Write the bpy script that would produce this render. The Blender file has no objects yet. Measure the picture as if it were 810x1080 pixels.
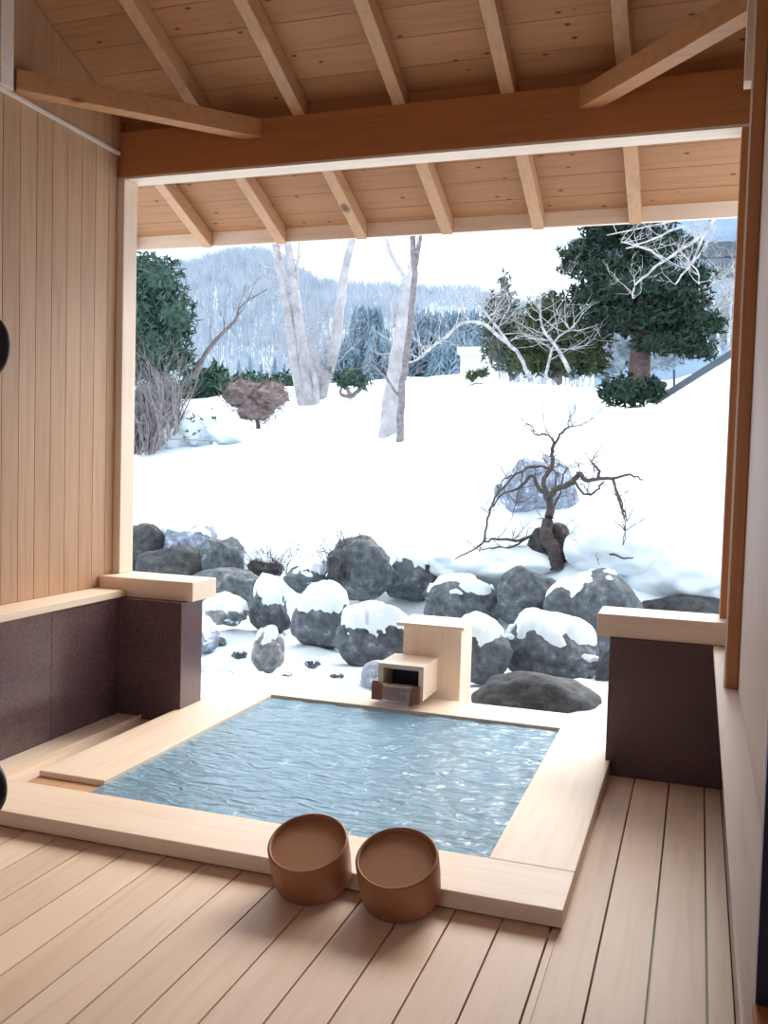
import bpy, bmesh, math, random
import numpy as np
from mathutils import Vector, Matrix, noise
random.seed(7); rng = np.random.default_rng(7)
C = bpy.context.scene.collection
R = math.radians

# ---------------------------------------------------------------- camera
CAM = Vector((0, 0, 1.35)); FPX = 979.3
YAW, PITCH, ROLL = R(18.716), R(-2.886), R(1.575)
fw = Vector((-math.sin(YAW)*math.cos(PITCH), math.cos(YAW)*math.cos(PITCH), math.sin(PITCH)))
rt0 = Vector((math.cos(YAW), math.sin(YAW), 0)); up0 = rt0.cross(fw)
rt = math.cos(ROLL)*rt0 + math.sin(ROLL)*up0
up = -math.sin(ROLL)*rt0 + math.cos(ROLL)*up0
cam_d = bpy.data.cameras.new('camera'); cam = bpy.data.objects.new('camera', cam_d); C.objects.link(cam)
m = Matrix((( rt.x, up.x, -fw.x, CAM.x), (rt.y, up.y, -fw.y, CAM.y), (rt.z, up.z, -fw.z, CAM.z), (0, 0, 0, 1)))
cam.matrix_world = m
cam_d.sensor_fit = 'VERTICAL'; cam_d.sensor_height = 36; cam_d.lens = FPX/1080*36
cam_d.clip_start = .02; cam_d.clip_end = 2000
bpy.context.scene.camera = cam

def at(px, py, Y):
    """world point seen at a pixel of the survey photograph, on the plane y = Y"""
    d = fw + rt*((px-405)/FPX) - up*((py-540)/FPX)
    return CAM + d*(Y/d.y)
def scale_at(P):
    return (Vector(P)-CAM).dot(fw)/FPX      # metres per pixel there

# ---------------------------------------------------------------- object helpers
def tag(o, label=None, cat=None, group=None, kind=None):
    if label: o['label'] = label
    if cat: o['category'] = cat
    if group: o['group'] = group
    if kind: o['kind'] = kind
    return o
def empty(name, loc, label=None, cat=None, group=None, kind=None):
    o = bpy.data.objects.new(name, None); C.objects.link(o); o.location = loc
    o.empty_display_size = .1
    return tag(o, label, cat, group, kind)
class MB:
    def __init__(s): s.v = []; s.f = []
    def add(s, vs, fs):
        n = len(s.v); s.v += [tuple(v) for v in vs]; s.f += [tuple(i+n for i in f) for f in fs]; return s
    def box(s, x0, x1, y0, y1, z0, z1):
        return s.add([(x0,y0,z0),(x1,y0,z0),(x1,y1,z0),(x0,y1,z0),(x0,y0,z1),(x1,y0,z1),(x1,y1,z1),(x0,y1,z1)],
                     [(0,3,2,1),(4,5,6,7),(0,1,5,4),(1,2,6,5),(2,3,7,6),(3,0,4,7)])
    def prism_x(s, poly, x0, x1):            # poly in (y, z), counter-clockwise seen from +x
        n = len(poly)
        vs = [(x0, y, z) for y, z in poly] + [(x1, y, z) for y, z in poly]
        fs = [tuple(reversed(range(n))), tuple(range(n, 2*n))]
        fs += [(i, (i+1) % n, n+(i+1) % n, n+i) for i in range(n)]
        return s.add(vs, fs)
    def beam(s, a, b, w, h):                  # square timber between two points, h vertical
        a = Vector(a); b = Vector(b); d = (b-a).normalized(); sd = d.cross(Vector((0,0,1))).normalized(); u = sd.cross(d)
        vs = []
        for p in (a, b):
            for i, j in ((-1,-1),(1,-1),(1,1),(-1,1)): vs.append(p + sd*(i*w/2) + u*(j*h/2))
        return s.add(vs, [(0,1,2,3),(7,6,5,4),(0,4,5,1),(1,5,6,2),(2,6,7,3),(3,7,4,0)])
    def tube(s, pts, rad, n=6):
        pts = [Vector(p) for p in pts]
        if not hasattr(rad, '__len__'): rad = [rad]*len(pts)
        vs = []; ref = Vector((.3,.1,1)).normalized()
        for i, p in enumerate(pts):
            d = (pts[min(i+1, len(pts)-1)]-pts[max(i-1, 0)]).normalized()
            a = d.cross(ref)
            if a.length < .1: a = d.cross(Vector((1,0,0)))
            a.normalize(); b = d.cross(a)
            for k in range(n):
                t = 2*math.pi*k/n; vs.append(p + (a*math.cos(t)+b*math.sin(t))*rad[i])
        fs = []
        for i in range(len(pts)-1):
            for k in range(n):
                fs.append((i*n+k, i*n+(k+1) % n, (i+1)*n+(k+1) % n, (i+1)*n+k))
        fs.append(tuple(reversed(range(n)))); fs.append(tuple(range((len(pts)-1)*n, len(pts)*n)))
        return s.add(vs, fs)
    def lathe(s, prof, n=48):                 # closed profile (r, z) revolved about z
        m_ = len(prof); vs = []
        for k in range(n):
            t = 2*math.pi*k/n
            vs += [(r*math.cos(t), r*math.sin(t), z) for r, z in prof]
        fs = []
        for k in range(n):
            k2 = (k+1) % n
            for i in range(m_-1): fs.append((k*m_+i, k2*m_+i, k2*m_+i+1, k*m_+i+1))
        return s.add(vs, fs)
    def build(s, name, mat, parent=None, bevel=0, smooth=False, loc=None, rot=None):
        me = bpy.data.meshes.new(name)
        me.from_pydata(s.v, [], s.f); me.update()
        if bevel:
            bm = bmesh.new(); bm.from_mesh(me)
            bmesh.ops.bevel(bm, geom=bm.edges[:], offset=bevel, segments=2, profile=.6, affect='EDGES', clamp_overlap=True)
            bm.to_mesh(me); bm.free()
        bm = bmesh.new(); bm.from_mesh(me); bmesh.ops.remove_doubles(bm, verts=bm.verts, dist=1e-6) if smooth else None
        if len(s.f) < 20000: bmesh.ops.recalc_face_normals(bm, faces=bm.faces)
        bm.to_mesh(me); bm.free()
        if smooth: me.shade_smooth()
        me.materials.append(mat)
        o = bpy.data.objects.new(name, me); C.objects.link(o)
        if parent:
            o.parent = parent
            # geometry is written in world coordinates: cancel the parent's offset
            if loc is None: o.location = -parent.location
        if loc is not None: o.location = loc
        if rot is not None: o.rotation_euler = rot
        return o
def thing_mesh(mb, name, mat, label, cat, group=None, kind=None, **k):
    return tag(mb.build(name, mat, **k), label, cat, group, kind)

# ---------------------------------------------------------------- materials
def newmat(name):
    m = bpy.data.materials.new(name); m.use_nodes = True
    nt = m.node_tree; b = nt.nodes['Principled BSDF']; return m, nt, b
def N(nt, t, **k):
    n = nt.nodes.new(t)
    for a, v in k.items(): setattr(n, a, v)
    return n
def ramp(nt, fac, stops):
    r = N(nt, 'ShaderNodeValToRGB'); e = r.color_ramp.elements
    while len(e) > 1: e.remove(e[-1])
    e[0].position = stops[0][0]; e[0].color = (*stops[0][1], 1)
    for p, c in stops[1:]:
        x = e.new(p); x.color = (*c, 1)
    nt.links.new(fac, r.inputs[0]); return r.outputs[0]
def math_(nt, op, a, b=None):
    n = N(nt, 'ShaderNodeMath', operation=op)
    for i, v in enumerate((a, b)):
        if v is None: continue
        if isinstance(v, (int, float)): n.inputs[i].default_value = v
        else: nt.links.new(v, n.inputs[i])
    return n.outputs[0]
def mixc(nt, fac, a, b, mode='MIX'):
    n = N(nt, 'ShaderNodeMix', data_type='RGBA', blend_type=mode)
    if isinstance(fac, (int, float)): n.inputs[0].default_value = fac
    else: nt.links.new(fac, n.inputs[0])
    for i, v in ((6, a), (7, b)):
        if isinstance(v, tuple): n.inputs[i].default_value = (*v, 1)
        else: nt.links.new(v, n.inputs[i])
    return n.outputs[2]
def wood(name, base, grain_axis='Y', board=None, knots=0, rough=.55, var=.12, dark=.72):
    """board = (axis, width, offset): tone changes from board to board"""
    m, nt, b = newmat(name); L = nt.links
    tc = N(nt, 'ShaderNodeTexCoord'); sep = N(nt, 'ShaderNodeSeparateXYZ'); L.new(tc.outputs['Object'], sep.inputs[0])
    vec = tc.outputs['Object']; wn = None
    if board:
        ax, w, off = board
        idx = math_(nt, 'FLOOR', math_(nt, 'DIVIDE', math_(nt, 'SUBTRACT', sep.outputs[ax], off), w))
        wnn = N(nt, 'ShaderNodeTexWhiteNoise', noise_dimensions='1D'); L.new(idx, wnn.inputs['W']); wn = wnn.outputs['Value']
        sh = N(nt, 'ShaderNodeVectorMath', operation='ADD'); L.new(vec, sh.inputs[0])
        sc = N(nt, 'ShaderNodeVectorMath', operation='SCALE'); L.new(wnn.outputs['Color'], sc.inputs[0]); sc.inputs['Scale'].default_value = 20
        L.new(sc.outputs[0], sh.inputs[1]); vec = sh.outputs[0]
    mp = N(nt, 'ShaderNodeMapping'); L.new(vec, mp.inputs[0])
    s = {'X': (1.2, 22, 22), 'Y': (22, 1.2, 22), 'Z': (22, 22, 1.2)}[grain_axis]
    mp.inputs['Scale'].default_value = s
    n1 = N(nt, 'ShaderNodeTexNoise'); n1.inputs['Scale'].default_value = 1.6; n1.inputs['Detail'].default_value = 6; n1.inputs['Distortion'].default_value = .6
    L.new(mp.outputs[0], n1.inputs[0])
    d = tuple(c*dark for c in (base[0], base[1]*.93, base[2]*.85))
    l = tuple(min(1, c*1.08) for c in base)
    col = ramp(nt, n1.outputs[0], [(.25, d), (.5, base), (.8, l)])
    n3 = N(nt, 'ShaderNodeTexNoise'); n3.inputs['Scale'].default_value = 1.1; L.new(vec, n3.inputs[0])
    col = mixc(nt, .35, col, ramp(nt, n3.outputs[0], [(.3, tuple(c*.82 for c in base)), (.7, l)]))
    if board:
        t = ramp(nt, wn, [(0, (1-var*1.1, 1-var*1.5, 1-var*2)), (1, (1+var*.4,)*3)])
        col = mixc(nt, 1.0, col, t, 'MULTIPLY')
    if knots:
        mp2 = N(nt, 'ShaderNodeMapping'); L.new(vec, mp2.inputs[0])
        mp2.inputs['Scale'].default_value = {'X': (2.3, 4.5, 4.5), 'Y': (4.5, 2.3, 4.5), 'Z': (4.5, 4.5, 2.3)}[grain_axis]
        v = N(nt, 'ShaderNodeTexVoronoi'); v.inputs['Scale'].default_value = knots; L.new(mp2.outputs[0], v.inputs[0])
        k = ramp(nt, v.outputs['Distance'], [(.0, (1,1,1)), (.075, (.9,.9,.9)), (.13, (0,0,0))])
        col = mixc(nt, k, col, (base[0]*.2, base[1]*.13, base[2]*.1))
    L.new(col, b.inputs['Base Color']); b.inputs['Roughness'].default_value = rough
    bp = N(nt, 'ShaderNodeBump'); bp.inputs['Strength'].default_value = .12; bp.inputs['Distance'].default_value = .004
    L.new(n1.outputs[0], bp.inputs['Height']); L.new(bp.outputs[0], b.inputs['Normal'])
    return m
def speckle(name, stops, scale=60, rough=.5, bump=.0, detail=8, scale2=None, stops2=None, bdist=.02, coord='Object'):
    m, nt, b = newmat(name); L = nt.links
    tc = N(nt, 'ShaderNodeTexCoord'); n1 = N(nt, 'ShaderNodeTexNoise'); L.new(tc.outputs[coord], n1.inputs[0])
    n1.inputs['Scale'].default_value = scale; n1.inputs['Detail'].default_value = detail; n1.inputs['Roughness'].default_value = .7
    col = ramp(nt, n1.outputs[0], stops)
    if scale2:
        n2 = N(nt, 'ShaderNodeTexNoise'); L.new(tc.outputs[coord], n2.inputs[0]); n2.inputs['Scale'].default_value = scale2; n2.inputs['Detail'].default_value = 4
        col = mixc(nt, 1.0, col, ramp(nt, n2.outputs[0], stops2), 'MULTIPLY')
    L.new(col, b.inputs['Base Color']); b.inputs['Roughness'].default_value = rough
    if bump:
        bp = N(nt, 'ShaderNodeBump'); bp.inputs['Strength'].default_value = bump; bp.inputs['Distance'].default_value = bdist
        L.new(n1.outputs[0], bp.inputs['Height']); L.new(bp.outputs[0], b.inputs['Normal'])
    return m

SEAM0, SEAMW = .074, .1448
M = {}
M['deck'] = wood('deck_wood', (.86,.655,.50), 'Y', (0, SEAMW, SEAM0), rough=.5, var=.09, dark=.86)
M['cladding'] = wood('wall_cladding_wood', (.56,.335,.195), 'Z', (1, .113, -1.5), rough=.55, var=.10)
M['ceiling'] = wood('ceiling_wood', (.48,.235,.105), 'X', (1, .155, 5.34), knots=3.0, rough=.6, var=.14)
M['timber_x'] = wood('timber_along_x', (.47,.18,.055), 'X', rough=.5)
M['timber_y'] = wood('timber_along_y', (.58,.32,.165), 'Y', rough=.5, knots=.8)
M['timber_z'] = wood('timber_along_z', (.46,.19,.07), 'Z', rough=.5)
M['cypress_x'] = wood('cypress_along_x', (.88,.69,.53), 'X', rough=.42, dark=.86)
M['cypress_y'] = wood('cypress_along_y', (.88,.69,.53), 'Y', rough=.42, dark=.86)
M['cypress_z'] = wood('cypress_along_z', (.88,.69,.53), 'Z', rough=.45, dark=.86)
M['plank_pale'] = wood('pale_plank', (.84,.72,.64), 'Y', rough=.5)
M['panel_pale'] = wood('pale_panel', (.68,.53,.45), 'Z', rough=.55, dark=.9)
M['bucket'] = wood('bucket_wood', (.40,.17,.085), 'Z', rough=.5, dark=.85)
M['granite'] = speckle('brown_granite', [(.3,(.035,.016,.018)),(.5,(.12,.066,.068)),(.62,(.20,.12,.125)),(.75,(.36,.25,.25))], 190, .22, scale2=3, stops2=[(.3,(.8,.8,.85)),(.7,(1.1,1.05,1.05))])
M['slate'] = speckle('basin_slate', [(.3,(.03,.055,.07)),(.7,(.07,.11,.13))], 12, .5)
def rock_mat(name, k, tint=(1,1,1.06)):
    c = lambda v: tuple(v*k*t for t in tint)
    return speckle(name, [(.28,c(.018)),(.42,c(.055)),(.58,c(.105)),(.72,c(.26))], 13, .8, bump=.5, scale2=2.2, stops2=[(.3,(.55,.6,.62)),(.7,(1.15,1.15,1.15))], bdist=.03)
M['rock_dark'] = rock_mat('rock_dark', .6, (1,1.02,1.08))
M['rock_mid'] = rock_mat('rock_mid', 1.4, (.95,1.05,1.16))
M['rock_light'] = rock_mat('rock_light', 3.0, (1,1,1.03))
M['rock_blue'] = rock_mat('rock_frosted', 4.2, (.9,1,1.25))
def snow_mat():
    m, nt, b = newmat('snow'); L = nt.links
    tc = N(nt, 'ShaderNodeTexCoord'); n = N(nt, 'ShaderNodeTexNoise'); n.inputs['Scale'].default_value = 3; n.inputs['Detail'].default_value = 8
    L.new(tc.outputs['Object'], n.inputs[0])
    b.inputs['Base Color'].default_value = (.74,.81,.86,1); b.inputs['Roughness'].default_value = .7
    bp = N(nt, 'ShaderNodeBump'); bp.inputs['Strength'].default_value = .35; bp.inputs['Distance'].default_value = .06
    L.new(n.outputs[0], bp.inputs['Height']); L.new(bp.outputs[0], b.inputs['Normal'])
    return m
M['snow'] = snow_mat()
def leaf(name, c1, c2, scale=9):
    return speckle(name, [(.3, c1), (.7, c2)], scale, .8, detail=3)
M['pine'] = leaf('dark_pine_needles', (.006,.02,.014), (.028,.058,.034))
M['pine_blue'] = leaf('blue_green_needles', (.02,.055,.045), (.075,.14,.10))
M['shrub'] = leaf('olive_shrub_leaves', (.010,.03,.018), (.085,.11,.035), 3)
M['shrub_grey'] = leaf('grey_green_leaves', (.04,.06,.045), (.18,.20,.16), 4)
M['hedge'] = leaf('hedge_leaves', (.015,.05,.03), (.06,.12,.08))
M['bush_red'] = leaf('red_brown_twigs', (.12,.085,.085), (.30,.23,.22))
M['bush_grey'] = leaf('grey_twiggy_growth', (.04,.045,.055), (.16,.17,.19))
M['bark'] = speckle('grey_bark', [(.3,(.10,.085,.085)),(.7,(.32,.28,.29))], 14, .9)
M['bark_pale'] = speckle('pale_birch_bark', [(.3,(.28,.26,.27)),(.5,(.42,.40,.42)),(.7,(.55,.53,.56))], 5, .85)
M['bark_red'] = speckle('pine_bark', [(.3,(.05,.03,.03)),(.7,(.17,.11,.10))], 18, .9)
M['bark_dark'] = speckle('dark_twig_bark', [(.3,(.03,.022,.022)),(.7,(.12,.09,.085))], 20, .9)
M['twig_frost'] = speckle('frosted_twigs', [(.4,(.30,.28,.28)),(.7,(.75,.76,.78))], 8, .9)
M['far_forest'] = leaf('hazed_bare_forest', (.28,.33,.40), (.46,.51,.58), .15)  # distance haze mixed into the tree colour as pale blue-grey
M['far_conifer'] = leaf('hazed_conifers', (.10,.17,.23), (.20,.28,.35), .4)  # needle colour paled and blued to carry the distance haze
M['frost_hedge'] = leaf('frosted_hedge_twigs', (.10,.14,.17), (.38,.44,.50), 5)
M['house'] = speckle('pale_house_wall', [(.3,(.22,.31,.42)),(.7,(.28,.37,.48))], 3, .8)
M['house_trim'] = speckle('dark_house_trim', [(.3,(.05,.07,.09)),(.7,(.08,.10,.12))], 6, .6)
M['navy'] = speckle('dark_navy_lacquer', [(.3,(.008,.007,.022)),(.7,(.018,.014,.035))], 12, .35)
M['dark_brown'] = speckle('dark_brown_stile', [(.3,(.014,.008,.007)),(.7,(.028,.016,.013))], 12, .4)
M['pale_edge'] = speckle('pale_edge_strip', [(.3,(.6,.55,.62)),(.7,(.75,.7,.76))], 12, .5)
M['outlet'] = wood('wet_outlet_wood', (.30,.12,.06), 'X', rough=.3)
def water_mat():
    m, nt, b = newmat('bath_water'); L = nt.links
    b.inputs['Base Color'].default_value = (.42,.74,.98,1); b.inputs['Roughness'].default_value = .02
    b.inputs['Transmission Weight'].default_value = .58; b.inputs['IOR'].default_value = 1.5
    tc = N(nt, 'ShaderNodeTexCoord')
    mp = N(nt, 'ShaderNodeMapping'); mp.inputs['Scale'].default_value = (1.0, 2.2, 1); mp.inputs['Rotation'].default_value = (0,0,R(12)); L.new(tc.outputs['Object'], mp.inputs[0])
    n = N(nt, 'ShaderNodeTexNoise'); n.inputs['Scale'].default_value = 10; n.inputs['Detail'].default_value = 5; n.inputs['Distortion'].default_value = 1.0
    L.new(mp.outputs[0], n.inputs[0])
    bp = N(nt, 'ShaderNodeBump'); bp.inputs['Strength'].default_value = .75; bp.inputs['Distance'].default_value = .028
    L.new(n.outputs[0], bp.inputs['Height']); L.new(bp.outputs[0], b.inputs['Normal'])
    return m
M['water'] = water_mat()

# ---------------------------------------------------------------- the room: floor
WL, WR, WU = -2.87, .155, -3.035           # inner faces of the side walls
mb = MB()
k = -25
while True:
    x0 = SEAM0 + k*SEAMW; x1 = x0 + SEAMW
    if x0 > .13: break
    g = .0028
    a, b_ = max(x0+g, WL+.002), min(x1-g, .138)
    k += 1
    if b_ - a < .01: continue
    if b_ < -.30: mb.box(a, b_, -1.5, 2.715, -.025, 0)
    elif a > -.30: mb.box(a, b_, -1.5, 4.19, -.025, 0)
    else:
        mb.box(a, -.337, -1.5, 2.715, -.025, 0); mb.box(-.3365, b_, -1.5, 4.19, -.025, 0)
fl = mb.build('floor', M['deck'], bevel=.0015); fl['kind'] = 'structure'
sub = MB().box(WL-.1, .2, -1.5, 2.70, -.12, -.027).box(-.30, .2, 2.70, 4.19, -.12, -.027)
sub.build('subfloor', M['dark_brown'], parent=fl)

# ---------------------------------------------------------------- roof: ceiling boards, rafters, beam
SL = .41
zb = lambda y: 2.70 + (5.30-y)*SL          # underside of the rafters
RIDGE = 1.0
mb = MB(); bw = .155
y = 5.34; i = 0
while y > RIDGE:
    y1 = max(y-bw+.003, RIDGE)
    lo, hi = zb(y)+.098, zb(y1)+.098
    x0, x1 = (-3.95, .9)
    mb.prism_x([(y1, hi), (y, lo), (y, lo+.02), (y1, hi+.02)], x0, x1)
    y -= bw
y = -1.6
zr_ = zb(RIDGE)+.098
while y < RIDGE:
    y1 = min(y+bw-.003, RIDGE)
    f = lambda q: zr_-(RIDGE-q)*SL
    mb.prism_x([(y, f(y)), (y1, f(y1)), (y1, f(y1)+.02), (y, f(y)+.02)], -3.95, .9)
    y += bw
ceil = mb.build('ceiling', M['ceiling']); ceil['kind'] = 'structure'
MB().prism_x([(RIDGE, zr_+.024), (5.36, zb(5.36)+.122), (5.36, zb(5.36)+.16), (RIDGE, zr_+.06)], -4.0, .95).prism_x([(-1.6, zr_-2.6*SL+.024), (RIDGE, zr_+.024), (RIDGE, zr_+.06), (-1.6, zr_-2.6*SL+.06)], -4.0, .95).build('roof_deck', M['ceiling'], parent=ceil)
# snow lying on the roof outside is out of sight; the eave board closes the rafter ends
thing_mesh(MB().box(-3.95, .9, 5.302, 5.332, 2.712, 2.797), 'eave_fascia', M['cypress_x'], 'pale straight fascia board running along the outer ends of the eave rafters', 'fascia board', bevel=.002)
names = ['fourth rafter from the left, its end above the forked twin trunk', '', '']
rx = [(-3.56, 4.49, 'short rafter stub in the top left corner of the eave beside the left post'),
      (-3.00, 4.49, 'roof rafter whose tail shows first right of the left post, above the conifer'),
      (-2.48, RIDGE+.03, 'roof rafter with its tail above the blue hill, second from the left post'),
      (-1.95, RIDGE+.03, 'roof rafter third from the left post, tail beside the leaning grey trunk'),
      (-1.42, RIDGE+.03, 'roof rafter in the middle of the eave, fourth from the left post'),
      (-.89, RIDGE+.03, 'roof rafter with its tail just left of the tall dark pine'),
      (-.36, RIDGE+.03, 'rightmost roof rafter, its tail in front of the tall dark pine')]
for x, y0, lab in rx:
    o = MB().prism_x([(y0, zb(y0)), (5.30, zb(5.30)), (5.30, zb(5.30)+.095), (y0, zb(y0)+.095)], x-.065, x).build('rafter', M['timber_y'], bevel=.003)
    tag(o, lab, 'rafter', 'sloping rafters under the roof boards')
t = thing_mesh(MB().box(-3.9, .8, 4.345, 4.475, 2.861, 3.098), 'eave_beam', M['timber_x'], 'thick orange-brown main beam spanning the top of the opening', 'beam', bevel=.006)
MB().box(-3.9, .8, 4.347, 4.474, 2.847, 2.8605).build('lit_underside', M['cypress_x'], parent=t, bevel=.001)['label'] = 'pale sheet under the beam for its snow-lit underside'  # light from the snow on the beam's underside, put in as paler colour
mb = MB()
for a, b_ in zip([WU]+[r[0]+.001 for r in rx[2:]], [r[0]-.066 for r in rx[2:]]+[WR]): mb.box(a, b_, 4.40, 4.43, 3.10, 3.175)
mb.box(WU-.03, WU, 4.341, 4.40, 3.10, 3.175)
o = mb.build('trim_1', M['timber_x']); o['kind'] = 'structure'

# braces
def brace(a, b_, label):
    a = Vector(a); b_ = Vector(b_); d = (b_-a).normalized()
    thing_mesh(MB().beam(a, b_, .085, .092), 'corner_brace', M['timber_y'] if False else M['brace'], label, 'brace', 'diagonal corner braces', bevel=.003)
M['brace'] = wood('brace_wood', (.58,.29,.13), 'X', knots=.7, rough=.5)
brace((-3.040, 3.555, 3.055), (-2.215, 4.37, 3.045), 'diagonal corner brace from the board wall on the left to the main beam')
brace((.15, 3.58, 3.035), (-.56, 4.37, 3.035), 'diagonal corner brace rising from the main beam to the right post')

# ---------------------------------------------------------------- left wall
wl = empty('wall_left', (WL, 3, 0), kind='structure')
mb = MB(); y = -1.5
while y < 4.30:
    y1 = min(y+.113-.003, 4.332)
    mb.box(WU-.03, WU, y, y1, .655, 2.985); y += .113
mb.build('board_cladding', M['cladding'], parent=wl, bevel=.0015)
mb = MB(); mb.prism_x([(-1.5, 2.985), (4.34, 2.985), (4.34, zb(4.34)+.09), (RIDGE, zr_), (-1.5, zr_-2.5*SL)], WU-.03, WU+.004)
mb.build('gable_boards', M['cladding'], parent=wl)
MB().prism_x([(-1.5, -.1), (4.34, -.1), (4.34, zb(4.34)+.08), (RIDGE, zr_-.01), (-1.5, zr_-2.5*SL-.01)], WU-.13, WU-.031).build('wall_core', M['dark_brown'], parent=wl)
MB().box(WU+.001, WU+.018, -1.5, 4.335, 2.972, 2.99).build('wall_moulding', M['plank_pale'], parent=wl, bevel=.003)
MB().box(WU, WL+.012, -1.5, 4.209, .618, .655).build('dado_rail', M['cypress_y'], parent=wl, bevel=.004)
mb = MB()
ty = -1.5
for y1 in (-.62, .26, 1.14, 2.02, 2.9, 3.62, 4.37): mb.box(WL-.16, WL+.004, ty+.001, y1-.001, -.1, (.617 if y1 < 4 else .6135)); ty = y1
mb.build('granite_dado', M['granite'], parent=wl, bevel=.001)
MB().box(WU+.005, WU+.03, 3.42, 3.50, 2.992, 3.55).build('wall_strut', M['plank_pale'], parent=wl, bevel=.003)

# ---------------------------------------------------------------- right wall
wr = empty('wall_right', (WR, 2, 0), kind='structure')
MB().prism_x([(-1.5, .60), (4.34, .60), (4.34, zb(4.34)+.09), (RIDGE, zr_), (-1.5, zr_-2.5*SL)], WR, WR+.1).build('wall_panel', M['panel_pale'], parent=wr)
MB().box(.14, .25, -1.5, 4.42, -.1, .584).build('wainscot_panel', M['granite'], parent=wr)
MB().box(.085, .23, -1.5, 4.215, .585, .614).build('wall_ledge', M['plank_pale'], parent=wr, bevel=.003)
t = empty('wall_post', (.13, 3.42, .614), 'slim orange-brown post standing on the right wall ledge in front of the opening', 'post')
MB().box(.114, .154, 3.385, 3.44, .614, 4.0).build('shaft', M['timber_z'], parent=t, bevel=.004)
MB().box(.107, .1135, 3.387, 3.40, .614, 4.0).build('pale_edge', M['cypress_z'], parent=t)['label'] = 'pale narrow edge strip'
thing_mesh(MB().box(.088, .150, 3.52, 3.60, 2.72, 3.72), 'hanging_strut', M['cypress_z'], 'short pale vertical strut at the right end of the corner brace', 'strut', bevel=.003)

# back of the room (behind the photographer) with an unseen wide opening added to brighten the room
wb = empty('wall_back', (-1.3, -1.5, 0), kind='structure')
w0, w1, h0, h1 = -2.4, -.4, .9, 2.3
MB().box(WU, w0, -1.6, -1.5, -.1, 3.9).box(w1, WR, -1.6, -1.5, -.1, 3.9).box(w0, w1, -1.6, -1.5, -.1, h0).box(w0, w1, -1.6, -1.5, h1, 3.9).build('back_panel', M['bark_red'], parent=wb)

# ---------------------------------------------------------------- jambs and piers
def post(name, x0, x1, y0, y1, z0, z1, label):
    return thing_mesh(MB().box(x0, x1, y0, y1, z0, z1), name, M['timber_z'], label, 'post', bevel=.004)
thing_mesh(MB().box(-3.10, -2.992, 4.338, 4.462, .717, 2.846), 'corner_post', M['cypress_z'], 'pale wooden corner post at the left side of the opening, standing on the left ledge', 'post', bevel=.004)
thing_mesh(MB().box(.108, .19, 4.345, 4.47, .717, 2.846), 'corner_post', M['timber_z'], 'reddish wooden corner post at the right side of the opening, behind the slim post', 'post', bevel=.004)
MB().box(-2.99, -2.885, 4.341, 4.36, .717, 3.1)
pl = empty('granite_pier', (-2.7, 4.25, 0), 'low brown granite pier at the left of the bath with a pale wooden cap', 'low wall')
MB().box(WL+.005, -2.489, 4.154, 4.365, -.1, .613).build('granite_block', M['granite'], parent=pl, bevel=.002)
MB().add([(-3.034,4.21,.614),(-2.46,4.21,.614),(-2.46,4.46,.614),(-3.034,4.48,.614),(-3.034,4.21,.716),(-2.46,4.21,.716),(-2.46,4.46,.716),(-3.034,4.48,.716)],
         [(0,3,2,1),(4,5,6,7),(0,1,5,4),(1,2,6,5),(2,3,7,6),(3,0,4,7)]).build('wooden_cap', M['cypress_x2'] if 'cypress_x2' in M else M['cypress_x'], parent=pl, bevel=.005)
pr = empty('granite_pier', (-.1, 4.25, 0), 'low dark brown granite pier at the right of the bath with a wooden cap', 'low wall')
MB().box(-.348, .139, 4.20, 4.40, -.1, .613).build('granite_block', M['granite'], parent=pr, bevel=.002)
MB().box(-.408, .154, 4.215, 4.46, .614, .716).build('wooden_cap', M['cypress_x'], parent=pr, bevel=.005)

# ---------------------------------------------------------------- bath
ZR = .062
XR, xr, xl, XL = -.327, -.609, -2.199, -2.514
YN, yn, yf, YF = 2.695, 2.975, 4.637, 4.932
bt = empty('bathtub', (-1.4, 3.8, 0), 'large square sunken wooden bath with a broad pale cypress rim', 'bathtub')
MB().box(WL+.006, XR, YN, yn, .008, ZR).build('rim_board', M['cypress_x'], parent=bt, bevel=.004)
MB().box(XL, XR, yf, YF, .0, ZR).build('rim_board', M['cypress_x'], parent=bt, bevel=.004)
MB().box(xr, XR, yn+.0015, yf-.0015, .008, ZR).build('rim_board', M['cypress_y'], parent=bt, bevel=.004)
MB().box(XL, xl, 3.105, yf-.0015, .0, ZR).build('rim_board', M['cypress_y'], parent=bt, bevel=.004)
MB().box(XL, xl-.002, yn+.001, 3.104, .0, .040).build('overflow_lip', M['timber_y'], parent=bt, bevel=.003)
MB().box(XL-.02, XR+.0-.02, YN+.012, YN+.05, -.02, .0075).box(XR-.04, XR-.008, YN+.012, 4.19, -.02, .0075).build('rim_plinth', M['timber_x'], parent=bt)
# basin walls and floor
t_ = .05
MB().box(xl-t_, xr+t_, yn-t_, yf+t_, -.62, -.56).box(xl-t_, xl, yn-t_, yf+t_, -.56, -.004).box(xr, xr+t_, yn-t_, yf+t_, -.56, -.004).box(xl, xr, yn-t_, yn, -.56, -.004).box(xl, xr, yf, yf+t_, -.56, -.004).build('basin', M['slate'], parent=bt)
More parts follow.
